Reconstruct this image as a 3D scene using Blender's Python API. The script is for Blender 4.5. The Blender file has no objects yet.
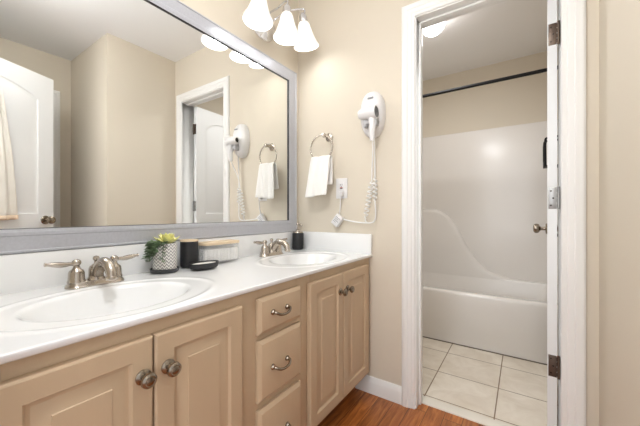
import bpy, bmesh, math, random
from math import sin, cos, pi, radians, sqrt, exp, atan2
from mathutils import Matrix, Vector, Euler
random.seed(7)
scene = bpy.context.scene
COL = scene.collection

# ------------------------------------------------------------------ camera
cam_d = bpy.data.cameras.new('camera'); cam = bpy.data.objects.new('camera', cam_d); COL.objects.link(cam)
cam.location = (1.2385, -1.57, 1.0187); cam.rotation_euler = (radians(90), 0, radians(34.11))
cam_d.sensor_width = 36; cam_d.lens = 299.1 / 640 * 36; cam_d.clip_start = 0.01
scene.camera = cam
# ------------------------------------------------------------------ world, exposure
SHADE_EMIT, BULB_W, DOME_EMIT, DOME_W, FILL_GLOBE_EMIT, HALL_FILL_W, WORLD = .32, .5, 12.0, 9.0, 34.0, 17.0, 1.1
wd = bpy.data.worlds.new('hall_fill'); scene.world = wd; wd.use_nodes = True
wd.node_tree.nodes['Background'].inputs['Color'].default_value = (0.93, 0.96, 1.0, 1)
wd.node_tree.nodes['Background'].inputs['Strength'].default_value = WORLD
scene.view_settings.view_transform = 'Standard'; scene.view_settings.look = 'None'
scene.view_settings.gamma = 1; scene.view_settings.use_curve_mapping = False
scene.view_settings.exposure = -0.06

def light(name, kind, loc, watts, color=(1, 1, 1), rot=(0, 0, 0), size=.1, size_y=None):
    d = bpy.data.lights.new(name, kind); d.energy = watts; d.color = color
    if kind == 'AREA':
        d.size = size
        if size_y: d.shape = 'RECTANGLE'; d.size_y = size_y
    else: d.shadow_soft_size = size
    o = bpy.data.objects.new(name, d); COL.objects.link(o); o.location = loc; o.rotation_euler = rot
    return o
# added fill light, as hall daylight through the entry doorway behind the camera
light('hall_fill', 'AREA', (1.0, -2.55, 1.45), HALL_FILL_W, (.93, .96, 1), (radians(-90), 0, radians(180)), 1.2, 1.9)

# ------------------------------------------------------------------ materials
def lin(c):
    c = c / 255; return c / 12.92 if c <= .04045 else ((c + .055) / 1.055) ** 2.4
def rgb(r, g, b): return (lin(r), lin(g), lin(b), 1)
MATS = {}
def mat(name, col, rough=.5, metal=0, spec=.5, bump=None, noise=None, coat=0, emit=None, trans=0, ior=1.45, alpha=1, sheen=0):
    m = bpy.data.materials.new(name); m.use_nodes = True; nt = m.node_tree
    b = nt.nodes['Principled BSDF']; I = b.inputs
    I['Base Color'].default_value = col; I['Roughness'].default_value = rough; I['Metallic'].default_value = metal
    I['Specular IOR Level'].default_value = spec; I['IOR'].default_value = ior
    I['Coat Weight'].default_value = coat; I['Coat Roughness'].default_value = .1
    I['Transmission Weight'].default_value = trans; I['Alpha'].default_value = alpha; I['Sheen Weight'].default_value = sheen
    if emit: I['Emission Color'].default_value = emit[0]; I['Emission Strength'].default_value = emit[1]
    if noise or bump:
        tc = nt.nodes.new('ShaderNodeTexCoord')
    if noise:   # (scale, amount, stretch)
        mp = nt.nodes.new('ShaderNodeMapping'); nt.links.new(tc.outputs['Object'], mp.inputs['Vector'])
        mp.inputs['Scale'].default_value = noise[2]
        n = nt.nodes.new('ShaderNodeTexNoise'); n.inputs['Scale'].default_value = noise[0]; n.inputs['Detail'].default_value = 5
        nt.links.new(mp.outputs['Vector'], n.inputs['Vector'])
        r = nt.nodes.new('ShaderNodeMapRange'); r.inputs['From Min'].default_value = .3; r.inputs['From Max'].default_value = .7
        r.inputs['To Min'].default_value = 1 - noise[1]; r.inputs['To Max'].default_value = 1 + noise[1]
        nt.links.new(n.outputs['Fac'], r.inputs['Value'])
        mx = nt.nodes.new('ShaderNodeMix'); mx.data_type = 'RGBA'; mx.blend_type = 'MULTIPLY'; mx.inputs['Factor'].default_value = 1
        mx.inputs['A'].default_value = col; nt.links.new(r.outputs['Result'], mx.inputs['B'])
        nt.links.new(mx.outputs['Result'], I['Base Color'])
    if bump:    # (scale, strength, kind)
        if bump[2] == 'noise':
            t = nt.nodes.new('ShaderNodeTexNoise'); t.inputs['Scale'].default_value = bump[0]; t.inputs['Detail'].default_value = 3; out = t.outputs['Fac']
            nt.links.new(tc.outputs['Object'], t.inputs['Vector'])
        else:   # waffle weave
            w1 = nt.nodes.new('ShaderNodeTexWave'); w1.bands_direction = 'X'; w1.inputs['Scale'].default_value = bump[0]
            w2 = nt.nodes.new('ShaderNodeTexWave'); w2.bands_direction = 'Z'; w2.inputs['Scale'].default_value = bump[0]
            for w in (w1, w2): nt.links.new(tc.outputs['Object'], w.inputs['Vector'])
            a = nt.nodes.new('ShaderNodeMath'); a.operation = 'ADD'
            nt.links.new(w1.outputs['Fac'], a.inputs[0]); nt.links.new(w2.outputs['Fac'], a.inputs[1]); out = a.outputs[0]
        bp = nt.nodes.new('ShaderNodeBump'); bp.inputs['Strength'].default_value = bump[1]; bp.inputs['Distance'].default_value = .002
        nt.links.new(out, bp.inputs['Height']); nt.links.new(bp.outputs['Normal'], I['Normal'])
    MATS[name] = m; return m

wallp = mat('beige_wall_paint', rgb(219, 209, 192), .75, spec=.25, bump=(260, .08, 'noise'))
ceilp = mat('white_ceiling_paint', rgb(246, 245, 244), .85, spec=.2, bump=(180, .1, 'noise'))
trimw = mat('white_trim_paint', rgb(240, 239, 236), .35, spec=.4)
doorw = mat('white_door_paint', rgb(238, 238, 237), .4, spec=.4)
marble = mat('white_cultured_marble', rgb(244, 244, 243), .16, spec=.5, coat=.3)
basinm = mat('white_basin_marble', rgb(240, 239, 236), .14, spec=.5, coat=.3)
cab = mat('tan_cabinet_paint', rgb(199, 174, 144), .42, spec=.4, noise=(9, .045, (1, 1, .12)))
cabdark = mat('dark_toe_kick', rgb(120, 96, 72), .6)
nickel = mat('brushed_nickel', rgb(186, 177, 166), .25, metal=1)
pewter = mat('antique_pewter', rgb(150, 139, 125), .26, metal=1, noise=(60, .2, (1, 1, 1)))
chrome = mat('chrome', rgb(225, 225, 228), .1, metal=1)
bronze = mat('hinge_bronze', rgb(104, 90, 80), .4, metal=.8)
steelh = mat('hinge_steel', rgb(165, 163, 160), .35, metal=.9)
screwm = mat('dark_screw', rgb(60, 52, 46), .4, metal=.8)
silver = mat('silver_frame_paint', rgb(186, 187, 193), .36, metal=.2, spec=.5, noise=(120, .05, (1, 1, 1)))
shadelip = mat('painted_shade_lip', rgb(62, 62, 66), .4, metal=.3)  # dark colour paints in the shade along the frame's inner edge
black = mat('matte_black', rgb(34, 34, 36), .45, noise=(30, .15, (1, 1, 1)))
blackrod = mat('black_rod_metal', rgb(18, 17, 17), .5, spec=.3)
towelw = mat('white_terry', rgb(246, 243, 238), .95, spec=.1, bump=(420, .6, 'noise'), sheen=.3)
towelc = mat('cream_waffle', rgb(250, 244, 233), .95, spec=.1, bump=(42, .9, 'waffle'), sheen=.2)
tasselm = mat('peach_border', rgb(242, 218, 192), .95, spec=.1, bump=(300, .6, 'noise'))
plastic = mat('white_plastic', rgb(231, 229, 228), .3)
plasticg = mat('grey_plastic', rgb(120, 120, 122), .4)
plasticd = mat('dark_slot', rgb(40, 40, 42), .5)
cradlem = mat('light_grey_plastic', rgb(186, 185, 186), .4)
redp = mat('red_button', rgb(190, 60, 50), .4)
cordm = mat('white_cord', rgb(240, 239, 236), .4)
fiber = mat('white_fiberglass', rgb(231, 226, 220), .22, spec=.5, coat=.12)
woodlid = mat('pale_wood_lid', rgb(224, 202, 170), .5, noise=(14, .1, (1, .1, 1)))
saucem = mat('dark_saucer', rgb(62, 62, 64), .4)
soapm = mat('white_soap', rgb(243, 238, 232), .4)
glassm = mat('clear_acrylic', rgb(246, 247, 246), .06, alpha=.22, ior=1.3)
cotton = mat('cotton_swabs', rgb(246, 243, 238), .9, bump=(200, .5, 'noise'))
leafg = mat('green_leaf', rgb(100, 122, 88), .5, noise=(55, .55, (1, 1, 1)))
leafy = mat('yellow_green_succulent', rgb(232, 228, 150), .5, noise=(30, .15, (1, 1, 1)))
soilm = mat('dark_soil', rgb(56, 44, 36), .9, bump=(90, .8, 'noise'))
shadem = mat('lit_frosted_glass', rgb(250, 249, 246), .25, emit=(rgb(255, 250, 243), SHADE_EMIT))
bulbm = mat('lit_bulb', rgb(250, 249, 246), .3, emit=(rgb(255, 250, 243), 6.0))
domem = mat('lit_opal_dome', rgb(250, 249, 247), .35, emit=(rgb(255, 252, 250), DOME_EMIT))
fillm = mat('fill_globe_glow', rgb(250, 249, 247), .35, emit=(rgb(246, 250, 255), FILL_GLOBE_EMIT))
caulk = mat('caulk_line', rgb(120, 108, 96), .8)
thresh = mat('white_marble_sill', rgb(232, 226, 214), .3, noise=(8, .04, (1, 1, 1)))
inkg = mat('grey_ink', rgb(150, 150, 152), .7)
inkr = mat('red_ink', rgb(200, 96, 84), .7)

def mirror_mat():
    m = bpy.data.materials.new('mirror_silver'); m.use_nodes = True
    I = m.node_tree.nodes['Principled BSDF'].inputs
    I['Base Color'].default_value = (.90, .91, .90, 1); I['Metallic'].default_value = 1; I['Roughness'].default_value = .0
    return m
mirrorm = mirror_mat()

def plank_mat():
    m = bpy.data.materials.new('orange_oak_planks'); m.use_nodes = True; nt = m.node_tree; N = nt.nodes; L = nt.links
    b = N['Principled BSDF']; tc = N.new('ShaderNodeTexCoord')
    br = N.new('ShaderNodeTexBrick'); br.offset = .37; br.inputs['Scale'].default_value = 1
    br.inputs['Brick Width'].default_value = 1.1; br.inputs['Row Height'].default_value = .083; br.inputs['Mortar Size'].default_value = .0012
    br.inputs['Color1'].default_value = (.15, .15, .15, 1); br.inputs['Color2'].default_value = (.95, .95, .95, 1); br.inputs['Mortar'].default_value = (0, 0, 0, 1)
    rt = N.new('ShaderNodeMapping'); rt.inputs['Rotation'].default_value = (0, 0, pi / 2); L.new(tc.outputs['Object'], rt.inputs['Vector'])
    L.new(rt.outputs['Vector'], br.inputs['Vector'])
    mp = N.new('ShaderNodeMapping'); mp.inputs['Scale'].default_value = (2.2, 20, 1); L.new(rt.outputs['Vector'], mp.inputs['Vector'])
    ad = N.new('ShaderNodeVectorMath'); ad.operation = 'MULTIPLY_ADD'; ad.inputs[1].default_value = (7, 7, 7)
    L.new(br.outputs['Color'], ad.inputs[0]); L.new(mp.outputs['Vector'], ad.inputs[2])
    n = N.new('ShaderNodeTexNoise'); n.inputs['Scale'].default_value = 2.2; n.inputs['Detail'].default_value = 7; n.inputs['Roughness'].default_value = .65
    n.inputs['Distortion'].default_value = .6; L.new(ad.outputs[0], n.inputs['Vector'])
    cr = N.new('ShaderNodeValToRGB'); e = cr.color_ramp.elements
    e[0].position = .28; e[0].color = rgb(104, 56, 20); e[1].position = .75; e[1].color = rgb(212, 142, 76)
    k = e.new(.5); k.color = rgb(172, 100, 46)
    L.new(n.outputs['Fac'], cr.inputs['Fac'])
    mr = N.new('ShaderNodeMapRange'); mr.inputs['To Min'].default_value = .72; mr.inputs['To Max'].default_value = 1.12; L.new(br.outputs['Color'], mr.inputs['Value'])
    mx = N.new('ShaderNodeMix'); mx.data_type = 'RGBA'; mx.blend_type = 'MULTIPLY'; mx.inputs['Factor'].default_value = 1
    L.new(cr.outputs['Color'], mx.inputs['A']); L.new(mr.outputs['Result'], mx.inputs['B'])
    m2 = N.new('ShaderNodeMix'); m2.data_type = 'RGBA'; m2.inputs['B'].default_value = rgb(60, 32, 14)
    L.new(br.outputs['Fac'], m2.inputs['Factor']); L.new(mx.outputs['Result'], m2.inputs['A']); L.new(m2.outputs['Result'], b.inputs['Base Color'])
    b.inputs['Roughness'].default_value = .33; b.inputs['Coat Weight'].default_value = .15
    bp = N.new('ShaderNodeBump'); bp.inputs['Strength'].default_value = .25; bp.inputs['Distance'].default_value = .001
    L.new(n.outputs['Fac'], bp.inputs['Height']); L.new(bp.outputs['Normal'], b.inputs['Normal'])
    return m
def tile_mat():
    m = bpy.data.materials.new('beige_floor_tile'); m.use_nodes = True; nt = m.node_tree; N = nt.nodes; L = nt.links
    b = N['Principled BSDF']; tc = N.new('ShaderNodeTexCoord')
    mp = N.new('ShaderNodeMapping'); mp.inputs['Location'].default_value = (-.786 + .336 * 3, -.451 + .305 * 3, 0); L.new(tc.outputs['Object'], mp.inputs['Vector'])
    br = N.new('ShaderNodeTexBrick'); br.offset = 0; br.inputs['Scale'].default_value = 1
    br.inputs['Brick Width'].default_value = .336; br.inputs['Row Height'].default_value = .305; br.inputs['Mortar Size'].default_value = .0035; br.inputs['Mortar Smooth'].default_value = .3
    br.inputs['Color1'].default_value = (.3, .3, .3, 1); br.inputs['Color2'].default_value = (.7, .7, .7, 1)
    L.new(mp.outputs['Vector'], br.inputs['Vector'])
    n = N.new('ShaderNodeTexNoise'); n.inputs['Scale'].default_value = 7; n.inputs['Detail'].default_value = 6; n.inputs['Roughness'].default_value = .6; n.inputs['Distortion'].default_value = 1
    L.new(tc.outputs['Object'], n.inputs['Vector'])
    cr = N.new('ShaderNodeValToRGB'); e = cr.color_ramp.elements
    e[0].position = .3; e[0].color = rgb(214, 202, 184); e[1].position = .7; e[1].color = rgb(234, 225, 211)
    L.new(n.outputs['Fac'], cr.inputs['Fac'])
    m2 = N.new('ShaderNodeMix'); m2.data_type = 'RGBA'; m2.inputs['B'].default_value = rgb(134, 112, 86)
    L.new(br.outputs['Fac'], m2.inputs['Factor']); L.new(cr.outputs['Color'], m2.inputs['A']); L.new(m2.outputs['Result'], b.inputs['Base Color'])
    b.inputs['Roughness'].default_value = .35
    bp = N.new('ShaderNodeBump'); bp.inputs['Strength'].default_value = .4; bp.inputs['Distance'].default_value = .002; bp.invert = True
    L.new(br.outputs['Fac'], bp.inputs['Height']); L.new(bp.outputs['Normal'], b.inputs['Normal'])
    return m
def pot_mat():
    # grey and white zigzag weave around the pot, from the angle around its axis and the height
    m = bpy.data.materials.new('zigzag_pot_glaze'); m.use_nodes = True; nt = m.node_tree; N = nt.nodes; L = nt.links
    b = N['Principled BSDF']; tc = N.new('ShaderNodeTexCoord'); sp = N.new('ShaderNodeSeparateXYZ'); L.new(tc.outputs['Object'], sp.inputs[0])
    def M(op, a, bb=None):
        x = N.new('ShaderNodeMath'); x.operation = op
        for i, v in enumerate((a, bb)):
            if v is None: continue
            if isinstance(v, (int, float)): x.inputs[i].default_value = v
            else: L.new(v, x.inputs[i])
        return x.outputs[0]
    ang = M('ARCTAN2', sp.outputs['Y'], sp.outputs['X'])
    zig = M('MULTIPLY', M('PINGPONG', M('MULTIPLY', ang, 18 / (2 * pi)), .5), .022)
    st = M('FRACT', M('MULTIPLY', M('ADD', sp.outputs['Z'], zig), 1 / .0125))
    f = M('GREATER_THAN', st, .52)
    mx = N.new('ShaderNodeMix'); mx.data_type = 'RGBA'; mx.inputs['A'].default_value = rgb(236, 232, 226); mx.inputs['B'].default_value = rgb(138, 136, 134)
    L.new(f, mx.inputs['Factor']); L.new(mx.outputs['Result'], b.inputs['Base Color']); b.inputs['Roughness'].default_value = .55
    return m
woodf, tilef, potm = plank_mat(), tile_mat(), pot_mat()

# ------------------------------------------------------------------ mesh helpers
WM = {}
class MB:
    def __init__(s): s.bm = bmesh.new()
    def quadgrid(s, rows, closed_u=False, closed_v=False, flip=False):
        vs = [[s.bm.verts.new(p) for p in r] for r in rows]; n = len(rows); k = len(rows[0])
        for i in range(n if closed_v else n - 1):
            for j in range(k if closed_u else k - 1):
                q = [vs[i][j], vs[i][(j + 1) % k], vs[(i + 1) % n][(j + 1) % k], vs[(i + 1) % n][j]]
                q = [v for a, v in enumerate(q) if v not in q[:a]]
                try: s.bm.faces.new(q[::-1] if flip else q)
                except ValueError: pass
        return vs
    def loft(s, rows, cap0=True, cap1=True):
        vs = s.quadgrid(rows, closed_u=True)
        if cap0: s.bm.faces.new(vs[0][::-1])
        if cap1: s.bm.faces.new(vs[-1])
        return s
    def box(s, x0, x1, y0, y1, z0, z1, bev=0, seg=2, M=None):
        r = bmesh.ops.create_cube(s.bm, size=1); v = r['verts']
        for q in v: q.co = Vector((x0 + (q.co.x + .5) * (x1 - x0), y0 + (q.co.y + .5) * (y1 - y0), z0 + (q.co.z + .5) * (z1 - z0)))
        es = list({e for q in v for e in q.link_edges})
        if bev:
            rr = bmesh.ops.bevel(s.bm, geom=es + v, offset=bev, segments=seg, affect='EDGES', profile=.5)
            v = list({q for f in rr['faces'] for q in f.verts} | {q for q in v if q.is_valid})
        if M is not None:
            for q in v: q.co = M @ q.co
        return s
    def lathe(s, prof, c=(0, 0, 0), axis='Z', n=32, M=None, sx=1, sy=1):
        T = M or Matrix.Translation(c) @ {'Z': Matrix(), 'X': Matrix.Rotation(pi / 2, 4, 'Y'), 'Y': Matrix.Rotation(-pi / 2, 4, 'X')}[axis]
        rows = [[T @ Vector((r * sx * cos(2 * pi * i / n), r * sy * sin(2 * pi * i / n), h)) for i in range(n)] for r, h in prof]
        vs = s.quadgrid(rows, closed_u=True)
        if prof[0][0] > 1e-6: s.bm.faces.new(vs[0][::-1])
        if prof[-1][0] > 1e-6: s.bm.faces.new(vs[-1])
        return s
    def tube(s, pts, rad, n=12, closed=False, flat=1):
        P = [Vector(p) for p in pts]; k = len(P); R = rad if isinstance(rad, (list, tuple)) else [rad] * k
        up = None; rows = []
        for i, p in enumerate(P):
            a = P[(i - 1) % k] if (closed or i > 0) else P[i]; b = P[(i + 1) % k] if (closed or i < k - 1) else P[i]
            t = (b - a).normalized()
            if up is None: up = t.orthogonal().normalized()
            up = (up - t * up.dot(t)).normalized(); w = t.cross(up)
            rows.append([p + up * R[i] * cos(2 * pi * j / n) + w * R[i] * flat * sin(2 * pi * j / n) for j in range(n)])
        vs = s.quadgrid(rows, closed_u=True, closed_v=closed)
        if not closed: s.bm.faces.new(vs[0][::-1]); s.bm.faces.new(vs[-1])
        return s
    def sphere(s, c, r, sc=(1, 1, 1), seg=20, M=None):
        rr = bmesh.ops.create_uvsphere(s.bm, u_segments=seg, v_segments=seg // 2, radius=r)
        for v in rr['verts']:
            v.co = Vector((v.co.x * sc[0], v.co.y * sc[1], v.co.z * sc[2]))
            if M is not None: v.co = M @ v.co
            v.co += Vector(c)
        return s
    def build(s, name, m, parent=None, smooth=True, solid=None, sub=0, angle=40):
        bmesh.ops.remove_doubles(s.bm, verts=s.bm.verts[:], dist=1e-6)
        bmesh.ops.recalc_face_normals(s.bm, faces=s.bm.faces[:])
        if parent is not None: s.bm.transform(WM[parent.name].inverted())
        me = bpy.data.meshes.new(name); s.bm.to_mesh(me); s.bm.free()
        o = bpy.data.objects.new(name, me); COL.objects.link(o); me.materials.append(m)
        if parent is not None: o.parent = parent; WM[o.name] = WM[parent.name].copy()
        else: WM[o.name] = Matrix()
        if smooth:
            me.shade_smooth()
            bpy_sharp(me, angle)
        if solid:
            md = o.modifiers.new('thickness', 'SOLIDIFY'); md.thickness = solid; md.offset = 0
        if sub:
            md = o.modifiers.new('smooth', 'SUBSURF'); md.levels = sub; md.render_levels = sub
        return o
def bpy_sharp(me, angle):
    bm = bmesh.new(); bm.from_mesh(me); a = radians(angle)
    for e in bm.edges:
        e.smooth = not (len(e.link_faces) == 2 and e.calc_face_angle(0) > a)
    bm.to_mesh(me); bm.free()
def tag(o, label, cat, group=None):
    o['label'] = label; o['category'] = cat
    if group: o['group'] = group
    return o
def thing(name, label, cat, loc=(0, 0, 0), rotz=0, group=None):
    o = bpy.data.objects.new(name, None); COL.objects.link(o); o.empty_display_size = .05
    o.location = loc; o.rotation_euler = (0, 0, rotz); WM[o.name] = Matrix.Translation(loc) @ Matrix.Rotation(rotz, 4, 'Z')
    return tag(o, label, cat, group)
def struct(o, label=None, cat=None):
    o['kind'] = 'structure'
    if label: o['label'] = label
    if cat: o['category'] = cat
    return o
def spline(pts, n=8, closed=False):
    P = [Vector(p) for p in pts]; k = len(P); out = []
    for i in range(k if closed else k - 1):
        g = lambda j: P[j % k] if closed else P[max(0, min(k - 1, j))]
        a, b, c, d = g(i - 1), g(i), g(i + 1), g(i + 2)
        for t in range(n):
            u = t / n
            out.append(.5 * ((2 * b) + (c - a) * u + (2 * a - 5 * b + 4 * c - d) * u * u + (3 * b - a - 3 * c + d) * u ** 3))
    if not closed: out.append(P[-1])
    return out

# ------------------------------------------------------------------ the room shell
H = 2.44
def sbox(name, m, label, *boxes):
    b = MB()
    for q in boxes: b.box(*q)
    return struct(b.build(name, m, smooth=False), label, 'room')
sbox('floor_1', woodf, 'orange brown wood plank floor of the vanity room', (-.1, 2.4, -3.3, .06, -.06, 0))
sbox('floor_2', tilef, 'beige square tile floor in front of the bathtub', (-.1, 1.62, .125, 1.82, -.06, 0))
struct(MB().box(.70, 1.46, .06, .125, -.06, .006, .002).build('trim_1', thresh), 'white stone threshold strip between wood and tile floor', 'threshold')
sbox('ceiling', ceilp, 'white painted ceiling', (-.1, 2.4, -1.655, 1.82, H, H + .08))
sbox('wall_left', wallp, 'beige wall behind the vanity mirror', (-.1, 0, -1.655, 1.82, 0, H))
JL, JR, JH = .781, 1.381, 2.035      # finished opening of the tub room doorway
sbox('wall_far', wallp, 'beige wall with hair dryer, towel ring and tub room doorway', (0, JL - .018, 0, .115, 0, H), (JR + .018, 1.62, 0, .115, 0, H), (JL - .018, JR + .018, 0, .115, JH + .018, H))
WX = 1.485
sbox('wall_right', wallp, 'short beige wall to the right of the tub room doorway', (WX, WX + .1, -.56, 0, 0, H), (WX + .1, 2.37, -.56, -.46, 0, H))
BX = 2.27
sbox('wall_alcove', wallp, 'beige wall of the recess seen in the mirror', (BX, BX + .1, -.705, -.56, 0, H), (BX, BX + .1, -1.655, -1.40, 0, H), (BX, BX + .1, -1.40, -.705, 2.06, H))
EL, ER, EH = .60, 1.405, 2.045
sbox('wall_near', wallp, 'beige wall around the entry doorway', (0, EL, -1.655, -1.54, 0, H), (ER, BX, -1.655, -1.54, 0, H), (EL, ER, -1.655, -1.54, EH, H))
sbox('wall_tub_back', wallp, 'beige wall above the back of the bathtub', (0, 1.52, 1.72, 1.82, 0, H))
sbox('wall_tub_right', wallp, 'beige wall at the right end of the bathtub', (1.52, 1.62, .115, 1.82, 0, H))

# casings ---------------------------------------------------------
CAS = [(0, 0), (0, .008), (.004, .011), (.016, .011), (.019, .014), (.036, .0155), (.040, .019), (.058, .0195), (.064, .017), (.069, .012), (.069, 0)]
def casing(name, T, xl, xr, zh, label, wl=1, wr=1):
    # local frame: x along the wall, y = out of the wall, z up; T places it
    b = MB()
    rows = []
    for (w, p) in CAS:
        rows.append([T @ Vector(q) for q in ((xl - w * wl, p, 0), (xl - w * wl, p, zh + w), (xr + w * wr, p, zh + w), (xr + w * wr, p, 0))])
    b.quadgrid(rows)
    return struct(b.build(name, trimw, angle=25), label, 'door casing')
Tfar = Matrix(((1, 0, 0, 0), (0, -1, 0, 0), (0, 0, 1, 0), (0, 0, 0, 1)))
casing('trim_2', Tfar, .7755, 1.3695, 2.041, 'white moulded casing around the tub room doorway', 1, 1.1)
def jamb(name, x0, x1, y0, y1, zh, label):
    b = MB(); t = .018
    b.box(x0 - t, x0, y0, y1, 0, zh + t); b.box(x1, x1 + t, y0, y1, 0, zh + t); b.box(x0, x1, y0, y1, zh, zh + t)
    return b
b = jamb('trim_3', JL, JR, -.001, .116, JH, '')
b.box(JL, JL + .011, .042, .078, 0, JH, .002); b.box(JL, JR, .042, .078, JH - .011, JH, .002)
struct(b.build('trim_3', trimw), 'white jamb and stop lining the tub room doorway', 'door jamb')
Tb = Matrix(((1, 0, 0, 0), (0, 1, 0, .115), (0, 0, 1, 0), (0, 0, 0, 1)))
casing('trim_4', Tb, .7755, 1.3695, 2.041, 'white casing on the tub side of the doorway')
# entry doorway
Te = Matrix(((1, 0, 0, 0), (0, 1, 0, -1.54), (0, 0, 1, 0), (0, 0, 0, 1)))
struct(jamb('trim_5', EL + .018, ER - .018, -1.656, -1.539, EH - .018, '').build('trim_5', trimw), 'white jamb of the entry doorway', 'door jamb')
casing('trim_6', Te, EL + .012, ER - .012, EH - .012, 'white casing around the entry doorway')
# closet door in the recess
Ta = Matrix(((0, -1, 0, BX), (1, 0, 0, 0), (0, 0, 1, 0), (0, 0, 0, 1)))
casing('trim_7', Ta, -1.394, -.711, 2.054, 'white casing of the closet door in the recess')
# baseboards -------------------------------------------------------
BP = [(0, 0), (.014, 0), (.014, .06), (.0125, .07), (.009, .078), (.007, .088), (.004, .092), (0, .092)]
def baseboard(name, p0, p1, nx, ny, label):
    b = MB()
    rows = [[Vector((px + nx * d, py + ny * d, z)) for d, z in BP] for px, py in (p0, p1)]
    b.loft(rows)
    return struct(b.build(name, trimw, angle=30), label, 'baseboard')
baseboard('baseboard_far', (.432, 0), (.7065, 0), 0, -1, 'white baseboard between the vanity and the tub room doorway')
baseboard('baseboard_right', (WX, -.56), (WX, 0), -1, 0, 'white baseboard on the short wall right of the doorway')
baseboard('baseboard_recess', (WX, -.56), (BX, -.56), 0, -1, 'white baseboard on the return wall of the recess')
baseboard('baseboard_near', (1.47, -1.54), (BX, -1.54), 0, 1, 'white baseboard behind the open entry door')

# ------------------------------------------------------------------ doors
def arch_ring(x0, x1, z0, z1, rise, ins, y, n=14):
    a, b2, c, d = x0 + ins, x1 - ins, z0 + ins, z1 - ins
    pts = [(a, y, c), (b2, y, c)]
    for i in range(n + 1):
        t = i / n; x = b2 + (a - b2) * t
        pts.append((x, y, d - rise + rise * (sin(pi * t) ** .8 if 0 < t < 1 else 0)))
    return [Vector(p) for p in pts]
def panel_slab(b, W, Z, th, panels, faces=(0, 1)):
    # slab with moulded panels on both faces: y=0 face and y=-th face
    for side in faces:
        y0 = 0 if side == 0 else -th; s = -1 if side == 0 else 1
        outer = []
        fl = b.bm
        vo = [fl.verts.new((x, y0, z)) for x, z in ((0, 0), (W, 0), (W, Z), (0, Z))]
        eo = [fl.edges.new((vo[i], vo[(i + 1) % 4])) for i in range(4)]
        edges = list(eo)
        for (x0, x1, z0, z1, rise) in panels:
            R = [arch_ring(x0, x1, z0, z1, rise, i, y0 + s * d) for i, d in ((0, 0), (.006, .006), (.012, .007), (.022, .007), (.046, .002))]
            vs = b.quadgrid(R, closed_u=True); fl.faces.new(vs[-1])
            k = len(vs[0])
            edges += [fl.edges.get((vs[0][i], vs[0][(i + 1) % k])) for i in range(k)]
        bmesh.ops.triangle_fill(fl, use_beauty=True, use_dissolve=False, edges=edges)
    for (xa, za), (xb, zb) in (((0, 0), (W, 0)), ((W, 0), (W, Z)), ((W, Z), (0, Z)), ((0, Z), (0, 0))):
        b.bm.faces.new([b.bm.verts.new(p) for p in ((xa, 0, za), (xb, 0, zb), (xb, -th, zb), (xa, -th, za))])
def tr(b, parent): b.bm.transform(WM[parent.name]); return b
def two_panel(W, Z): return [(.105, W - .105, .24, .86, 0.0), (.105, W - .105, 1.0, Z - .11, .075)]
def door_knob(parent, x, z, th, m, name='door_knob', label=None, sides=(1, -1)):
    b = MB()
    for sd in sides:
        y = 0 if sd > 0 else -th
        prof = [(0, -.001), (.031, -.001), (.032, .004), (.028, .009), (.012, .012), (.010, .030), (.014, .036), (.025, .042), (.0285, .053), (.026, .063), (.016, .069), (0, .070)]
        b.lathe(prof, M=Matrix.Translation((x, y, z)) @ Matrix.Rotation(-sd * pi / 2, 4, 'X'), n=28)
    o = tr(b, parent).build(name, m, parent)
    if label: o['label'] = label
    return o
def hinge(parent, z, m, label):
    b = MB()
    # leaf let into the hinge edge of the slab (x = 0 face) and a knuckle barrel
    b.box(-.0022, .0005, -.0335, -.004, z - .048, z + .048, .001)
    b.lathe([(0, -.05), (.0055, -.05), (.0055, .05), (0, .05)], c=(-.004, -.040, z), n=14)
    for dz in (-.034, -.012, .012, .034):
        b.box(-.004, -.0018, -.036, -.0325, z + dz - .008, z + dz + .008)
    h = tr(b, parent).build('hinge', m, parent); h['label'] = label
    s = MB()
    for dz, y in ((-.032, -.013), (0, -.021), (.032, -.013)):
        s.lathe([(0, 0), (.0038, 0), (.003, .0016), (0, .0016)], M=Matrix.Translation((-.0022, y, z + dz)) @ Matrix.Rotation(-pi / 2, 4, 'Y'), n=12)
    tr(s, parent).build('screw', screwm, h)
def door(name, loc, rotz, W, Z, th, label):
    d = thing(name, label, 'door', loc, rotz); d['kind'] = 'structure'
    b = MB(); panel_slab(b, W, Z, th, two_panel(W, Z)); tr(b, d).build('door_slab', doorw, d, angle=30)
    return d
d1 = door('door_1', (1.3305, .1185, .012), radians(90 - 3.3), .575, 2.015, .035, 'white two panel door swung open edge-on into the tub room')
door_knob(d1, .515, .915, .035, pewter, label='dark pewter round door knob')
for z, m, lb in ((.325, bronze, 'brown bronze hinge'), (1.073, steelh, 'grey steel hinge'), (1.804, bronze, 'brown bronze hinge')): hinge(d1, z, m, lb)
ang3 = atan2(.904, .428)
d3 = door('door_3', (1.392, -1.537, .012), ang3, .79, 2.018, .035, 'white entry door standing open with a cream towel on it, seen in mirror')
door_knob(d3, .73, .955, .035, pewter, label='dark pewter round door knob')
d2 = door('door_2', (BX + .045, -.713, .012), radians(-90), .678, 2.035, .035, 'white closed closet door in the recess')
door_knob(d2, .61, .94, .035, pewter, sides=(-1,))

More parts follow.
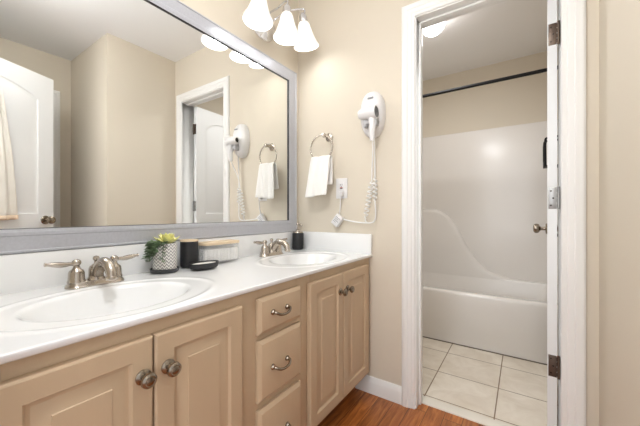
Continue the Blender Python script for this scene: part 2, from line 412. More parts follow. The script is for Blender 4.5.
# ------------------------------------------------------------------ mirror
MY0, MY1, MZ0, MZ1 = -1.475, -.0411, .9003, 1.930
FP = [(0, .0005), (0, .018), (.003, .022), (.007, .022), (.0095, .019), (.014, .0185), (.050, .0155), (.052, .0175), (.062, .0175), (.066, .0155), (.071, .0145)]
def frame_rows(FP):
    return [[Vector((p, MY0 + w, MZ0 + w)), Vector((p, MY1 - w, MZ0 + w)), Vector((p, MY1 - w, MZ1 - w)), Vector((p, MY0 + w, MZ1 - w))] for w, p in FP]
mir = thing('wall_mirror', 'wide silver framed mirror above the vanity', 'mirror', (0, (MY0 + MY1) / 2, MZ0))
b = MB(); b.quadgrid([[r[i] for r in frame_rows(FP)] for i in range(4)], closed_v=True); b.build('frame', silver, mir, angle=25)
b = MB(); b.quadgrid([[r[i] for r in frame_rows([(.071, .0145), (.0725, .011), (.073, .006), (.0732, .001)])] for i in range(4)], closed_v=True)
b.build('inner_lip', shadelip, mir, angle=25)['label'] = 'inner edge of frame with shade painted dark'
MB().box(.001, .0065, MY0 + .03, MY1 - .03, MZ0 + .03, MZ1 - .03).build('mirror_glass', mirrorm, mir, smooth=False)

# ------------------------------------------------------------------ countertop with two moulded basins
CX, CZ, CY0 = .5356, .7866, -1.537
ct = thing('vanity_countertop', 'white marble countertop with two moulded oval basins', 'countertop', (0, CY0, CZ - .016))
SINKS = [(.308, -1.200), (.308, -.345)]
SA, SB = .150, .192
def top_z(x, y):
    z = 0
    for cx, cy in SINKS:
        r = sqrt(((x - cx) / SA) ** 2 + ((y - cy) / SB) ** 2)
        s = min(1, max(0, (1.04 - r) / .62)); s = s * s / (s + .16) * 1.16
        z -= .118 * (1 - (1 - min(1, s)) ** 2.1)
        ro = sqrt(((x - .318) / .196) ** 2 + ((y - cy) / .268) ** 2)
        z += .0022 * exp(-((ro - 1) / .045) ** 2)
        if 1.0 < ro: pass
        elif r > 1: z -= .0012 * min(1, (1 - ro) / .05)
    return z
NX, NY = 112, 320
rows = []
for j in range(NY + 1):
    y = CY0 + (0 - CY0) * j / NY; row = []
    for i in range(NX + 1):
        x = (CX - .0035) * i / NX; row.append(Vector((x, y, CZ + top_z(x, y))))
    for a in range(1, 7):
        t = a / 6 * pi / 2; row.append(Vector((CX - .0035 + .0035 * sin(t), y, CZ - .0035 + .0035 * cos(t))))
    row += [Vector((CX, y, CZ - .012)), Vector((CX - .003, y, CZ - .016)), Vector((CX - .045, y, CZ - .016))]
    rows.append(row)
b = MB(); b.quadgrid(rows)
b.build('counter_slab', marble, ct, angle=60)
b = MB().box(0, .020, CY0, -.0005, CZ - .002, .899, .003)
b.build('backsplash', marble, ct)
b = MB().box(.0195, CX - .001, -.0205, -.0005, CZ - .002, .899, .003)
b.build('backsplash', marble, ct)
for cx, cy in SINKS:
    zb = CZ - .1175
    b = MB().lathe([(0, .006), (.012, .006), (.018, .004), (.022, .001), (.022, -.004), (0, -.004)], c=(cx, cy, zb), n=24)
    b.build('drain', nickel, ct)['label'] = 'brushed nickel drain'

# ------------------------------------------------------------------ vanity cabinet
FX = .515
vc = thing('vanity_cabinet', 'tan painted vanity cabinet under the white countertop', 'cabinet', (.25, -.76, 0))
b = MB(); VY0, VY1, VZ0, VZ1 = -1.520, -.002, .113, .7695
opens = [(-1.455, -.97, .16, .725), (-.87, -.67, .16, .725), (-.58, -.07, .16, .725)]
ys = [VY0] + [v for o_ in opens for v in o_[:2]] + [VY1]
for i in range(0, len(ys), 2): b.box(FX - .02, FX, ys[i], ys[i + 1], VZ0, VZ1, .0012)
for y0, y1, z0, z1 in opens: b.box(FX - .02, FX, y0, y1, VZ0, z0); b.box(FX - .02, FX, y0, y1, z1, VZ1)
for z0, z1 in ((.352, .417), (.580, .638)): b.box(FX - .02, FX, -.87, -.67, z0, z1)
b.build('face_frame', cab, vc)
b = MB().box(.004, FX - .02, VY0, VY0 + .016, .113, VZ1).box(.004, FX - .02, VY1 - .016, VY1, .113, VZ1).box(.004, FX - .02, VY0 + .016, VY1 - .016, .113, .130).box(.004, .012, VY0 + .016, VY1 - .016, .13, VZ1 - .15)
b.build('carcass', cab, vc, smooth=False)
MB().box(.41, .426, VY0, VY1, 0, .113).build('toe_kick', cabdark, vc, smooth=False)
def rect_ring(y0, y1, z0, z1, ins, x): return [Vector((x, y0 + ins, z0 + ins)), Vector((x, y1 - ins, z0 + ins)), Vector((x, y1 - ins, z1 - ins)), Vector((x, y0 + ins, z1 - ins))]
def front(kind, y0, y1, z0, z1):
    b = MB(); T = .020
    if kind == 'door':
        prof = [(0, .001), (0, T - .005), (.0015, T - .002), (.005, T), (.045, T), (.047, T - .003), (.0495, T - .0085), (.054, T - .0095), (.057, T - .010), (.083, T - .003), (.0845, T - .0005)]
    else:
        prof = [(0, .001), (0, T - .009), (.004, T - .006), (.009, T - .003), (.0125, T - .0005), (.015, T)]
    b.loft([rect_ring(y0, y1, z0, z1, i, FX + d) for i, d in prof])
    return b.build('door' if kind == 'door' else 'drawer', cab, vc, angle=22)
def cab_knob(par, y, z):
    prof = [(0, 0), (.0165, 0), (.017, .003), (.013, .006), (.0075, .008), (.0065, .016), (.009, .019), (.0150, .022), (.0170, .026), (.0160, .031), (.011, .0345), (.0095, .0338), (.005, .0352), (0, .0355)]
    MB().lathe(prof, c=(FX + .020, y, z), axis='X', n=26).build('knob', pewter, par)
def pull(par, y, z):
    b = MB(); x = FX + .020; h = .037
    pts = spline([(x + .004, y - h, z + .004), (x + .016, y - h * .97, z + .003), (x + .024, y - h * .6, z - .004), (x + .026, y, z - .007), (x + .024, y + h * .6, z - .004), (x + .016, y + h * .97, z + .003), (x + .004, y + h, z + .004)], 8)
    k = len(pts); b.tube(pts, [.0042 + .0016 * abs(2 * i / (k - 1) - 1) for i in range(k)], 12)
    for s in (-1, 1): b.lathe([(0, 0), (.0095, 0), (.0098, .003), (.007, .006), (.006, .010), (0, .012)], c=(x, y + s * h, z + .004), axis='X', n=18)
    b.build('pull', pewter, par)
DZ0, DZ1 = .140, .736
for y0, y1, ky in ((-1.478, -1.2145, -1.238), (-1.2105, -.948, -1.181), (-.598, -.333, -.363), (-.329, -.050, -.296)):
    o = front('door', y0, y1, DZ0, DZ1); cab_knob(o, ky, .652)
for z0, z1, pz in ((.618, .739, .684), (.397, .599, .498), (.140, .372, .258)):
    o = front('drawer', -.880, -.654, z0, z1); pull(o, -.781, pz - .006)

# ------------------------------------------------------------------ faucets
def faucet(cx, cy, label):
    f = thing('faucet', label, 'faucet', (cx, cy, CZ), group='bathroom faucets')
    z0 = CZ + .0005
    b = MB()
    def stad(hl, r, z, n=12):
        pts = []
        for i in range(n + 1): a = -pi / 2 + pi * i / n; pts.append(Vector((cx - r * sin(a), cy + hl + r * cos(a), z)))
        for i in range(n + 1): a = pi / 2 + pi * i / n; pts.append(Vector((cx - r * sin(a), cy - hl + r * cos(a), z)))
        return pts
    b.loft([stad(.052, .029, z0), stad(.052, .029, z0 + .004), stad(.052, .0265, z0 + .007), stad(.052, .0255, z0 + .010), stad(.0505, .023, z0 + .016), stad(.050, .0215, z0 + .018)])
    b.build('base_plate', nickel, f, angle=35)
    prof = [(0, 0), (.0235, 0), (.0235, .004), (.0215, .009), (.0205, .030), (.0180, .037), (.0125, .041), (.0095, .046), (.0085, .052), (.0115, .056), (.0130, .061), (.0110, .067), (.006, .071), (0, .072)]
    for s in (-1, 1):
        hb = MB().lathe(prof, c=(cx, cy + s * .052, z0 + .016), n=24).build('handle', nickel, f)
        zl = z0 + .016 + .058
        pts = [(cx + .002 * s * 0, cy + s * (.052 + d), zl + hgt) for d, hgt in ((.004, 0), (.016, .001), (.026, .000), (.038, .001), (.051, .003), (.062, .005), (.070, .006), (.076, .0065))]
        MB().tube(pts, [.0065, .006, .0072, .0088, .0082, .0066, .0046, .0060], 14).build('lever', nickel, hb)
    b = MB()
    b.lathe([(0, 0), (.024, 0), (.024, .005), (.0205, .010), (.0200, .036), (.0170, .044), (.0100, .050), (.0060, .053), (.0055, .060), (.0085, .064), (.0095, .069), (.0070, .075), (0, .077)], c=(cx, cy, z0 + .016), n=26)
    sp = spline([(cx + .006, cy, z0 + .034), (cx + .030, cy, z0 + .062), (cx + .058, cy, z0 + .077), (cx + .090, cy, z0 + .072), (cx + .109, cy, z0 + .054), (cx + .115, cy, z0 + .034)], 7)
    k = len(sp); b.tube(sp, [.0172 - .0032 * i / (k - 1) for i in range(k)], 18)
    b.lathe([(0, -.006), (.0145, -.006), (.0165, -.003), (.0165, .004), (.0145, .007)], c=(cx + .115, cy, z0 + .034), n=20)
    b.build('spout', nickel, f)
faucet(.088, -1.172, 'brushed nickel two lever faucet beside the potted plant, nearer the camera')
faucet(.098, -.360, 'brushed nickel two lever faucet beside the black soap dispenser, near the corner')

# ------------------------------------------------------------------ counter accessories
S0 = CZ + .0028
px, py = .073, -.938
sc = thing('potted_plant', 'small succulent and trailing greens in a grey zigzag pot', 'plant', (px, py, S0))
MB().lathe([(0, 0), (.047, 0), (.051, .004), (.052, .013), (.048, .014), (.046, .007), (0, .006)], c=(px, py, S0), n=40).build('saucer', saucem, sc)['label'] = 'dark grey round saucer'
MB().lathe([(0, .0075), (.039, .0075), (.0425, .010), (.0435, .02), (.0435, .108), (.0425, .111), (.0395, .111), (.0385, .106), (.0385, .095)], c=(px, py, S0), n=48).build('pot', potm, sc)
MB().lathe([(.0383, .094), (.03, .100), (0, .103)], c=(px, py, S0), n=30).build('soil', soilm, sc)
def leaf(b, base, d, L, w, up=(0, 0, 1), curl=.3, th=.3):
    d = Vector(d).normalized(); u = Vector(up); s = d.cross(u).normalized(); u = s.cross(d)
    rows = []
    for i, (t, ww) in enumerate(((0, .25), (.25, .8), (.5, 1), (.75, .75), (.93, .3), (1, .04))):
        c = Vector(base) + d * L * t + u * (curl * L * (t * t) * 1.0)
        rows.append([c + s * w * ww * cos(a) + u * w * ww * th * sin(a) for a in [2 * pi * k / 8 for k in range(8)]])
    b.loft(rows)
b = MB(); top = Vector((px + .006, py + .008, S0 + .106))
for ring, (n, el, L, w) in enumerate(((9, 24, .056, .012), (8, 46, .052, .011), (6, 64, .046, .010), (3, 82, .038, .008))):
    for i in range(n):
        a = 2 * pi * (i + .5 * ring) / n; e = radians(el + random.uniform(-6, 6))
        leaf(b, top, (cos(a) * cos(e), sin(a) * cos(e), sin(e)), L * random.uniform(.9, 1.1), w, curl=.15, th=.35)
b.build('succulent', leafy, sc, angle=80)['label'] = 'yellow green succulent rosette'
b = MB()
for k in range(11):
    a = radians(random.uniform(225, 335)); r0 = .030
    st = Vector((px + r0 * cos(a), py + r0 * sin(a), S0 + .102))
    out = Vector((cos(a), sin(a), 0)); L = random.uniform(.015, .07)
    pts = spline([st, st + out * .014 + Vector((0, 0, .014)), st + out * .022 + Vector((0, 0, .004)), st + out * (.020 + random.uniform(0, .014)) + Vector((random.uniform(-.008, .008), random.uniform(-.008, .008), -L))], 7)
    b.tube(pts, .0011, 6)
    for i in range(2, len(pts)):
        for s in ((0, 1) if i % 2 else (0,)):
            aa = random.uniform(0, 2 * pi); dd = out * .8 + Vector((cos(aa), sin(aa), random.uniform(-.3, .6)))
            leaf(b, pts[i], dd, random.uniform(.012, .020), random.uniform(.005, .008), curl=-.1, th=.18)
b.build('trailing_foliage', leafg, sc, angle=80)['label'] = 'dark green trailing leaves'
# black tumbler
tx, ty = .064, -.828
tb = thing('bathroom_tumbler', 'matte black tumbler with a pale wooden rim beside the plant', 'cup', (tx, ty, S0))
MB().lathe([(0, .0005), (.031, .0005), (.034, .004), (.0355, .012), (.0355, .110), (.0325, .110), (.032, .02), (0, .018)], c=(tx, ty, S0), n=40).build('body', black, tb)
MB().lathe([(.0315, .1095), (.0362, .1095), (.0365, .112), (.0362, .116), (.030, .117), (0, .117)], c=(tx, ty, S0), n=40).build('rim', woodlid, tb)['label'] = 'pale wooden rim'
# acrylic canister with wooden lid
bx = thing('storage_box', 'clear ribbed box with a pale wooden lid behind the soap dish', 'box', (.062, -.676, S0))
def rrect(cx, cy, hx, hy, r, z, n=6):
    P = []
    for qx, qy, a0 in ((1, 1, 0), (-1, 1, 90), (-1, -1, 180), (1, -1, 270)):
        for i in range(n + 1):
            a = radians(a0 + 90 * i / n); P.append(Vector((cx + qx * (hx - r) + r * cos(a), cy + qy * (hy - r) + r * sin(a), z)))
    return P
def ribbed(hx, hy, z, cx=.062, cy=-.676, amp=.0016):
    P = []
    ring = rrect(cx, cy, hx, hy, .014, z, 5); out = []
    for i, p in enumerate(ring):
        q = ring[(i + 1) % len(ring)]; L = (q - p).length; k = max(1, round(L / .0035))
        for j in range(k): out.append(p.lerp(q, j / k))
    c = Vector((cx, cy, z)); acc = 0; res = []
    for i, p in enumerate(out):
        acc += (p - out[i - 1]).length if i else 0
        d = (p - c).normalized(); res.append(p + d * amp * cos(2 * pi * acc / .0145))
    return res
b = MB(); b.loft([ribbed(.034, .091, S0 + .0005), ribbed(.036, .093, S0 + .004), ribbed(.036, .093, S0 + .084)], True, False)
b.loft([ribbed(.0325, .0895, S0 + .084), ribbed(.0325, .0895, S0 + .006)], False, True)
b.build('box_body', glassm, bx, angle=60)['label'] = 'clear ribbed acrylic body'
b = MB(); b.loft([rrect(.062, -.676, .036, .094, .012, S0 + .0845), rrect(.062, -.676, .039, .096, .014, S0 + .086), rrect(.062, -.676, .039, .096, .014, S0 + .096), rrect(.062, -.676, .037, .094, .013, S0 + .098)])
b.build('lid', woodlid, bx, angle=35)['label'] = 'pale wooden lid'
b = MB()
for i in range(9):
    for j in range(2): b.lathe([(0, 0), (.0135, .001), (.0155, .01), (.0155, .05), (.0135, .058), (0, .06)], c=(.046 + j * .032, -.676 + (i - 4) * .0190, S0 + .008), n=12)
b.build('cotton_contents', cotton, bx)['label'] = 'white cotton pads inside'
# soap dish
dx, dy = .150, -.815
sd = thing('soap_dish', 'oval matte black soap dish with pale inlay in front of the tumbler', 'soap dish', (dx, dy, S0))
MB().lathe([(0, .0005), (.050, .0005), (.060, .006), (.065, .023), (.0645, .026), (.0615, .026), (.057, .013), (.048, .007), (0, .007)], M=Matrix.Translation((dx, dy, S0)), n=48, sx=.62, sy=1).build('dish', black, sd)
MB().lathe([(0, .0074), (.050, .0076), (.056, .014), (.055, .021), (0, .0235)], M=Matrix.Translation((dx, dy, S0)), n=40, sx=.58, sy=1).build('soap', soapm, sd)['label'] = 'pale bar of soap'
# dispenser
sx_, sy_ = .0575, -.076
so = thing('soap_dispenser', 'black soap dispenser with a metal pump in the counter corner', 'soap dispenser', (sx_, sy_, S0))
MB().lathe([(0, .0005), (.031, .0005), (.0345, .003), (.0355, .01), (.0355, .100), (.034, .104), (0, .104)], c=(sx_, sy_, S0), n=36).build('bottle', black, so)
MB().lathe([(0, .104), (.0325, .104), (.0328, .108), (.031, .111), (0, .111)], c=(sx_, sy_, S0), n=36).build('collar', nickel, so)['label'] = 'metal collar'
b = MB().lathe([(0, .111), (.0145, .111), (.0150, .122), (.011, .126), (.0055, .128), (.0050, .150), (.010, .152), (.011, .160), (.009, .165), (0, .166)], c=(sx_, sy_, S0), n=24)
b.tube(spline([(sx_, sy_, S0 + .158), (sx_ + .022, sy_ - .006, S0 + .160), (sx_ + .038, sy_ - .010, S0 + .154), (sx_ + .042, sy_ - .011, S0 + .146)], 5), .0045, 10)
b.build('pump', nickel, so)

# ------------------------------------------------------------------ vanity light
LC = Vector((0, -.335, 2.108))
vl = thing('vanity_light', 'three shade chrome wall light above the mirror, lamps lit', 'wall lamp', tuple(LC))
MB().lathe([(0, .0005), (.094, .0005), (.096, .006), (.088, .012), (.080, .013), (.072, .020), (.050, .026), (.03, .030), (0, .031)], M=Matrix.Translation(LC) @ Matrix.Rotation(pi / 2, 4, 'Y'), n=44, sx=1.0, sy=1.08).build('backplate', chrome, vl)
SH = [((.172, -.528, 1.952), 0, radians(5)), ((.185, -.333, 1.962), 0, 0), ((.195, -.185, 1.985), 0, radians(-12))]
for (bc, _, tilt) in SH:
    T = Matrix.Translation(bc) @ Matrix.Translation((0, 0, .07)) @ Matrix.Rotation(-tilt, 4, 'X') @ Matrix.Translation((0, 0, -.07))
    outer = [(.0735, 0), (.0745, .003), (.068, .016), (.058, .036), (.049, .060), (.042, .085), (.037, .105), (.033, .120), (.026, .131), (.018, .134)]
    inner = [(r - .004, h) for r, h in outer[::-1]][1:]
    top = T @ Vector((0, 0, .134))
    sh = MB(); sh.quadgrid([[T @ Vector((r * cos(2 * pi * i / 40), r * sin(2 * pi * i / 40), h)) for i in range(40)] for r, h in outer + [(.014, .130)] + inner[1:]], closed_u=True, closed_v=True)
    arm = MB()
    root = LC + Vector((.026, (bc[1] - LC.y) * .22, .0))
    up = top + Vector((0, 0, .060))
    mid = Vector(((root.x + top.x) * .5 + .01, (root.y * .55 + top.y * .45), top.z + .055))
    arm.tube(spline([root, root + Vector((.03, (bc[1] - LC.y) * .15, .035)), mid, up + Vector((0, 0, .012)), top + Vector((0, 0, .028)) + (T.to_3x3() @ Vector((0, 0, .004)))], 8), .0055, 12)
    ar = arm.build('arm', chrome, vl)
    MB().lathe([(0, .046), (.010, .046), (.014, .040), (.022, .030), (.0245, .012), (.0245, -.002), (.022, -.003), (0, -.003)], M=T @ Matrix.Translation((0, 0, .134)), n=26).build('socket_cup', chrome, ar)
    s_ = sh.build('lamp_shade', shadem, ar); s_['label'] = 'lit white bell glass shade'
    MB().sphere(T @ Vector((0, 0, .072)), .024, (1, 1, 1.25), 18).build('bulb', bulbm, ar)['label'] = 'lit frosted bulb'
    light('vanity_bulb_light', 'POINT', T @ Vector((0, 0, .022)), BULB_W, (.96, .975, 1), size=.028)

# added unseen fill globe in the vanity room (above the camera's frame) and dome in the tub room
def dome(name, x, y, r, label, m, drop=.035):
    d = thing(name, label, 'ceiling lamp', (x, y, H))
    MB().lathe([(0, 0), (r * .9, 0), (r * .9, -.006), (r * .8, -.012), (0, -.012)], c=(x, y, H), n=44, sx=.7, sy=.7).build('base', trimw, d)
    MB().lathe([(0, -.008), (r * .35, -.008), (r * .35, -drop - .006), (0, -drop - .006)], c=(x, y, H), n=30).build('stem', nickel, d)
    MB().lathe([(0, -drop)] + [(r * sin(a), -drop - r * .72 + r * .72 * cos(a)) for a in [pi * i / 20 for i in range(1, 20)]] + [(0, -drop - r * 1.44)], c=(x, y, H), n=44).build('diffuser', m, d)['label'] = 'glowing globe of the added fill light'
fd = thing('ceiling_lamp_or_fill', 'small round lit ceiling lamp seen through the tub room doorway', 'ceiling lamp', (.70, .68, H))
MB().lathe([(0, 0), (.098, 0), (.099, -.006), (.094, -.016), (0, -.016)], c=(.70, .68, H), n=44).build('base', trimw, fd)
MB().lathe([(.088, -.014), (.090, -.030)] + [(.090 * cos(a), -.030 - .105 * sin(a)) for a in [pi / 2 * i / 12 for i in range(1, 12)]] + [(0, -.135)], c=(.70, .68, H), n=44).build('diffuser', domem, fd)['label'] = 'lit opal glass dome'
light('ceiling_lamp_light', 'AREA', (.70, .68, H - .138), DOME_W, (.97, .98, 1), (0, 0, 0), .16).data.shape = 'DISK'
dome('ceiling_lamp_or_fill', .80, -1.32, .15, 'large round fill light globe added under the ceiling of the vanity room', fillm, .16)  # added fill light, a globe out of view that brightens the room

# ------------------------------------------------------------------ hair dryer on the wall
hd = thing('hair_dryer', 'white wall mounted hair dryer with a coiled cord', 'hair dryer', (.55, -.001, 1.567))
rows = []
for i, (t, d) in enumerate(((1.0, 0), (1.0, .016), (.985, .030), (.93, .044), (.80, .056), (.6, .063), (.35, .066), (.1, .067))):
    ring = []
    for k in range(40):
        a = 2 * pi * k / 40; s, c = sin(a), cos(a)
        w = .070 * (1 - .10 * max(0, -s)) ; zz = .128 * s
        n_ = 2.35
        rr = (abs(c) ** n_ + abs(s) ** n_) ** (-1 / n_)
        ring.append(Vector((.545 + w * c * rr * t, -.0015 - d, 1.567 + zz * rr * t)))
    rows.append(ring)
MB().loft(rows).build('wall_holder', plastic, hd, angle=50)
b = MB().box(.520, .600, -.098, -.050, 1.495, 1.520, .008).box(.522, .540, -.100, -.06, 1.482, 1.53, .006).box(.585, .600, -.100, -.06, 1.482, 1.53, .006)
b.build('cradle', cradlem, hd)['label'] = 'light grey cradle under the barrel'
b = MB()
b.lathe([(0, -.046), (.0165, -.047), (.0175, -.052), (.021, -.052), (.0255, -.046), (.029, -.034), (.030, -.015), (.034, .010), (.036, .035), (.0355, .046), (.033, .050), (.0295, .050), (.0290, .041), (0, .041)], M=Matrix.Translation((.553, -.100, 1.552)) @ Matrix.Rotation(pi / 2, 4, 'Y'), n=32)
gun = b.build('dryer_barrel', plastic, hd)
MB().lathe([(0, -.0485), (.0165, -.0485), (.0165, -.0455), (0, -.0455)], M=Matrix.Translation((.553, -.100, 1.552)) @ Matrix.Rotation(pi / 2, 4, 'Y'), n=28).build('nozzle_mesh', plasticd, gun)['label'] = 'dark round nozzle outlet'
b = MB().lathe([(0, .046), (.010, .049), (.028, .049), (.0285, .046), (.0285, .040), (0, .040)], M=Matrix.Translation((.553, -.100, 1.552)) @ Matrix.Rotation(pi / 2, 4, 'Y'), n=32)
for r in (.008, .014, .020, .026):
    b.tube([(.6025, -.100 + r * cos(2 * pi * k / 24), 1.552 + r * sin(2 * pi * k / 24)) for k in range(24)], .0013, 6, closed=True)
b.build('intake_grille', plasticg, gun)['label'] = 'grey round intake grille'
b = MB(); b.tube(spline([(.575, -.100, 1.535), (.577, -.100, 1.49), (.577, -.099, 1.44), (.575, -.096, 1.405)], 6), [.019 - .007 * i / 18 for i in range(19)], 18, flat=1.15)
b.box(.588, .5955, -.105, -.095, 1.475, 1.498, .002)
b.build('dryer_handle', plastic, gun)
MB().box(.535, .570, -.0692, -.067, 1.640, 1.650, .001).build('emblem', inkg, hd)['label'] = 'small grey printed emblem'
b = MB()
A = spline([(.575, -.096, 1.408), (.570, -.075, 1.36), (.552, -.045, 1.28), (.545, -.034, 1.20)], 8)
coil = []
for i in range(150):
    t = i / 149; a = 2 * pi * 9 * t; e = min(1, t * 8, (1 - t) * 8)
    cx_ = .545 - .038 * t; coil.append((cx_ + .0125 * e * cos(a), -.034 + .0125 * e * sin(a), 1.20 - .215 * t))
A = A + [Vector(p) for p in coil[1:]] + spline([coil[-1], (.505, -.030, .972), (.520, -.026, .963), (.535, -.026, .965)], 5)[1:]
b.tube(A, .0036, 9)
B = spline([(.560, -.040, 1.445), (.562, -.034, 1.36), (.563, -.030, 1.22)], 8)
coil2 = []
for i in range(90):
    t = i / 89; a = 2 * pi * 6 * t; e = min(1, t * 6, (1 - t) * 6)
    coil2.append((.563 + .0105 * e * cos(a), -.031 + .0105 * e * sin(a), 1.22 - .14 * t))
B = B + [Vector(p) for p in coil2[1:]] + spline([coil2[-1], (.566, -.028, 1.03), (.563, -.028, .985), (.545, -.028, .966), (.50, -.026, .963), (.45, -.024, .966), (.40, -.024, .973), (.350, -.024, .982)], 7)[1:]
b.tube(B, .0042, 9)
b.build('cord', cordm, hd)
Tp = Matrix.Translation((.322, -.028, .975)) @ Matrix.Rotation(radians(38), 4, 'Y')
pb = MB().box(-.025, .025, -.016, .016, -.034, .034, .004, M=Tp).build('plug_box', plastic, hd)
b = MB()
for i, w in enumerate((.032, .026, .034, .022)): b.box(-.018, -.018 + w, -.0168, -.016, .016 - i * .010, .019 - i * .010, M=Tp)
b.build('printed_lines', inkg, pb)['label'] = 'small grey printed lines'
b = MB(); b.tube(spline([(.332, -.028, 1.004), (.338, -.030, 1.03), (.343, -.034, 1.07), (.344, -.034, 1.10), (.344, -.030, 1.125)], 6), .003, 8)
b.box(.334, .354, -.036, -.0105, 1.118, 1.148, .003); b.build('plug', plastic, hd)

# ------------------------------------------------------------------ outlet
ox, oz = .336, 1.167
ou = thing('wall_outlet', 'white wall outlet with the hair dryer plugged in', 'outlet', (ox, 0, oz))
MB().box(ox - .039, ox + .039, -.0065, -.0005, oz - .061, oz + .061, .003).build('cover_plate', plastic, ou)
MB().box(ox - .0175, ox + .0175, -.0095, -.006, oz - .034, oz + .034, .0015).build('receptacle', plastic, ou)
b = MB()
for zc_ in (.021,):
    for s in (-1, 1): b.box(ox + s * .006 - .0012, ox + s * .006 + .0012, -.0099, -.0094, oz + zc_ - .004, oz + zc_ + .004)
    b.lathe([(0, 0), (.0024, 0), (.0024, .0004), (0, .0004)], M=Matrix.Translation((ox, -.0095, oz + zc_ - .010)) @ Matrix.Rotation(pi / 2, 4, 'X'), n=12)
b.build('slots', plasticd, ou, smooth=False)
MB().box(ox - .009, ox + .009, -.0112, -.0095, oz - .0035, oz + .0005, .0004).build('test_button', plasticd, ou)
MB().box(ox - .009, ox + .009, -.0112, -.0095, oz + .002, oz + .006, .0004).build('reset_button', redp, ou)

# ------------------------------------------------------------------ towel ring and towel
rx, rz, rr_ = .224, 1.412, .079
tr_ = thing('towel_ring', 'brushed nickel towel ring on the wall beside the mirror', 'towel ring', (.262, 0, 1.478))
b = MB().lathe([(0, 0), (.026, 0), (.027, .004), (.022, .009), (.012, .013), (.0095, .020), (.0095, .054), (.013, .058), (.014, .066), (.011, .074), (0, .076)], M=Matrix.Translation((.247, -.0005, rz + rr_ - .004)) @ Matrix.Rotation(pi / 2, 4, 'X'), n=28)
b.build('mount_post', nickel, tr_)
MB().tube([(rx + .004 + rr_ * sin(a), -.064, rz + rr_ * cos(a)) for a in [2 * pi * i / 56 for i in range(56)]], .0048, 12, closed=True).build('ring', nickel, tr_)
def towel_mesh(ctr, zt, zf, zb_, w_top, w_bot, yoff, rad, name, m, T=None, nu=18, shift=0, wave=.006, foldn=2.5, flare=.0):
    # sheet over a bar: front bottom -> bar -> back bottom; T maps (x, y(out), z)
    rows = []
    path = []
    n = 16
    for i in range(n + 1): path.append((yoff + rad + flare * (1 - i / n), zf + (zt - zf) * i / n, 1 - i / n))
    for i in range(1, 8): a = pi * i / 8; path.append((yoff + rad * cos(a), zt + rad * sin(a), 0))
    for i in range(n + 1): path.append((yoff - rad, zt + (zb_ - zt) * i / n, (i / n) * (zt - zb_) / (zt - zf)))
    for (yo, z, f) in path:
        w = w_top + (w_bot - w_top) * f ** .7; row = []
        sgn = 1 if yo >= yoff else -1
        for k in range(nu + 1):
            u = k / nu - .5
            sag = -.010 * (1 - 4 * u * u) * (1 - f) * 0 + .016 * (4 * u * u) * (f < .02) * 0
            off = wave * (.35 + .65 * f) * sin(2 * pi * foldn * u + .6 + f * .7) + .004 * sin(9 * u + 3 * f)
            zz = z + (.012 * u + .0035 * sin(7 * u)) * f - (1 - f) * .020 * (2 * u) ** 2 * -1 * 0
            p = Vector((ctr + u * w + shift * f, yo + off * sgn * .6 + off * .4, zz)); row.append(T @ p if T else p)
        rows.append(row)
    b = MB(); b.quadgrid(rows); return b
zbar = rz - rr_ + .0
Tt = Matrix(((1, 0, 0, 0), (0, -1, 0, 0), (0, 0, 1, 0), (0, 0, 0, 1)))
b = towel_mesh(.230, 1.345, 1.118, 1.185, .134, .162, .064, .015, 'towel', towelw, Tt, shift=-.014, wave=.008, flare=.030)
tag(b.build('hand_towel', towelw, solid=.009, sub=1, angle=180), 'folded white hand towel hanging in the nickel towel ring', 'towel')
# cream towel on a hook over the entry door
hk = thing('door_hook', 'silver hook over the top of the entry door', 'hook', (1.392, -1.537, 0), ang3)
Dm = Matrix.Translation((1.392, -1.537, 0)) @ Matrix.Rotation(ang3, 4, 'Z')
b = MB()
def strip(pts, w, t):
    rows = []
    for (x, y, z) in pts: rows.append([Dm @ Vector((x - w, y, z)), Dm @ Vector((x + w, y, z))])
    b.quadgrid(rows)
strip([(.36, -.039, 1.93), (.36, -.039, 2.0335), (.36, .003, 2.0335), (.36, .003, 1.86)], .012, .002)
b.tube([Dm @ Vector(p) for p in spline([(.36, .004, 1.90), (.36, .012, 1.865), (.36, .035, 1.852), (.36, .052, 1.870), (.36, .054, 1.888)], 6)], .005, 10)
b.build('hook_strap', chrome, hk, solid=.0022)
rows = []
for i in range(31):
    t = i / 30; z = 1.905 - .905 * t; row = []
    w = .06 + .245 * t ** .55
    for k in range(41):
        u = k / 40 - .5
        amp = .014 * (1 - .45 * t)
        y = .034 + .010 * sin(pi * t) + amp * sin(2 * pi * 4.5 * u + .4) + (.012 if t < .12 else .012 * max(0, 1 - (t - .12) * 6)) + .012 * (1 - 4 * u * u)
        zz = z - .030 * (2 * u) ** 2 * (1 - t) * (1 if t > 0 else 1) + .012 * u * t
        row.append(Dm @ Vector((.36 + u * w + .012 * t, y, zz)))
    rows.append(row)
b = MB(); b.quadgrid(rows)
tw = tag(b.build('hanging_towel', towelc, solid=.006, sub=1, angle=180), 'cream waffle weave towel hanging on the white entry door, seen in mirror', 'towel')
rows2 = [[Dm @ (Dm.inverted() @ p + Vector((0, .0008 if r_ == 0 else .002, 0 if r_ == 0 else -.03))) for p in rows[-1]] for r_ in (0, 1)]
b = MB(); b.quadgrid(rows2); b.build('towel_border', tasselm, tw, solid=.006, angle=180)['label'] = 'peach coloured lower border'

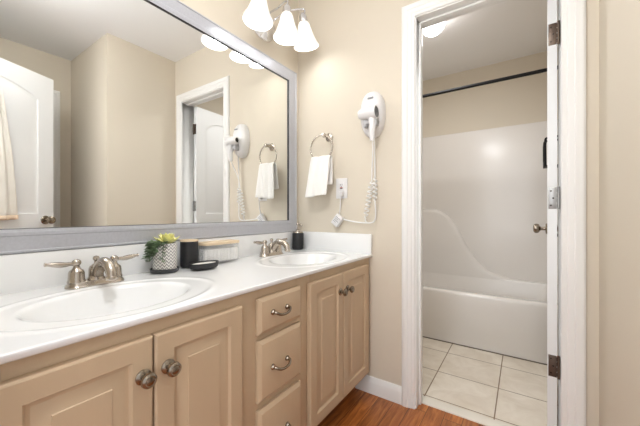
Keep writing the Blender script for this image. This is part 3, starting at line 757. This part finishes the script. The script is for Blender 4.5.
# ------------------------------------------------------------------ bathtub with surround
TY, TZ, TL, TR, TBK = .940, .4054, .002, 1.518, 1.718
tub = thing('bathtub', 'white one piece bathtub and shower surround behind the doorway', 'bathtub', (.76, 1.33, 0))
def rr4(x0, x1, y0, y1, r, z, n=8): return rrect((x0 + x1) / 2, (y0 + y1) / 2, (x1 - x0) / 2, (y1 - y0) / 2, r, z, n)
b = MB()
rings = [rr4(TL, TR, TY + .004, TBK, .01, 0), rr4(TL, TR, TY + .004, TBK, .01, .055), rr4(TL, TR, TY, TBK, .01, .064), rr4(TL, TR, TY, TBK, .012, TZ - .022),
         rr4(TL, TR, TY + .003, TBK, .014, TZ - .010), rr4(TL + .004, TR - .004, TY + .009, TBK, .016, TZ - .003), rr4(TL + .01, TR - .01, TY + .020, TBK, .02, TZ),
         rr4(TL + .075, TR - .075, TY + .075, TBK - .062, .03, TZ), rr4(TL + .085, TR - .085, TY + .085, TBK - .066, .04, TZ - .012), rr4(TL + .13, TR - .13, TY + .125, TBK - .10, .12, .12), rr4(TL + .19, TR - .19, TY + .18, TBK - .20, .12, .085)]
b.loft(rings, False, True); b.build('tub_basin', fiber, tub, angle=50)
MB().box(TL, TR, TY - .004, TY + .003, 0.0005, .006).build('caulk_line', caulk, tub, smooth=False)['label'] = 'dark caulk line at the floor'
ST = 1.822
b = MB()
b.box(TL, TR, 1.690, TBK, TZ - .02, ST, .006); b.box(TL, TL + .03, TY + .03, 1.69, TZ - .02, ST, .006); b.box(TR - .03, TR, TY + .03, 1.69, TZ - .02, ST, .006)
b.build('surround_panel', fiber, tub, smooth=False)
cv = [(.03, 1.03), (.20, 1.045), (.362, 1.055), (.46, 1.058), (.515, 1.050), (.560, 1.030), (.611, .992), (.660, .930), (.705, .860), (.745, .772), (.785, .690), (.862, .574), (.968, .475), (1.109, .425), (1.261, .408), (1.413, .404), (1.49, .404)]
C2 = spline([(x, 0, z) for x, z in cv], 6); k = len(C2); rows = []
def nrm(i):
    t = (C2[min(k - 1, i + 1)] - C2[max(0, i - 1)]).normalized(); return Vector((-t.z, 0, t.x))
for off, y in ((None, 1.652), (-.034, 1.652), (-.026, 1.653), (-.018, 1.656), (-.010, 1.662), (-.002, 1.672), (.002, 1.680), (.004, 1.694)):
    row = []
    for i in range(k):
        p = C2[i].copy()
        if off is None: p.z = min(TZ - .008, p.z - .04)
        else: p = p + nrm(i) * off
        row.append(Vector((p.x, y, max(p.z, TZ - .012))))
    rows.append(row)
b = MB(); b.quadgrid(rows); b.build('sculpted_ledge', fiber, tub, angle=70)['label'] = 'raised lower panel with a swooping edge'
b = MB()
b.lathe([(0, 0), (.045, 0), (.046, .004), (.03, .010), (.012, .014), (.012, .05), (.02, .055), (.02, .07), (0, .072)], M=Matrix.Translation((TR - .0295, 1.33, .85)) @ Matrix.Rotation(-pi / 2, 4, 'Y'), n=28)
b.build('mixer_valve', blackrod, tub)['label'] = 'black mixer valve'
# shower rod
rd = thing('shower_rod', 'black shower curtain rod across the tub', 'rod', (.76, .97, 1.989))
MB().tube([(.004, .97, 1.989), (1.516, .97, 1.989)], .0125, 18).build('rod_tube', blackrod, rd)
for x, s in ((.0005, 1), (1.5195, -1)):
    MB().lathe([(0, 0), (.03, 0), (.031, .006), (.02, .014), (.0165, .024), (0, .024)], M=Matrix.Translation((x, .97, 1.989)) @ Matrix.Rotation(s * pi / 2, 4, 'Y'), n=24).build('end_flange', blackrod, rd)
# black caddy
kd = thing('shower_caddy', 'black shower caddy on the tub wall behind the open door', 'shower caddy', (1.44, 1.49, 1.37))
b = MB()
b.tube(spline([(1.386, 1.50, 1.385), (1.385, 1.50, 1.48), (1.386, 1.50, 1.575), (1.400, 1.50, 1.606), (1.487, 1.50, 1.610)], 6), .0085, 12)
b.build('side_rail', blackrod, kd)
b = MB()
b.tube(spline([(1.386, 1.36, 1.385), (1.385, 1.36, 1.48), (1.386, 1.36, 1.575), (1.400, 1.36, 1.606), (1.487, 1.36, 1.610)], 6), .0085, 12)
b.build('side_rail', blackrod, kd)
b = MB().box(1.378, 1.4875, 1.35, 1.51, 1.385, 1.393, .002).box(1.378, 1.384, 1.35, 1.51, 1.385, 1.43, .002)
b.build('shelf', blackrod, kd)
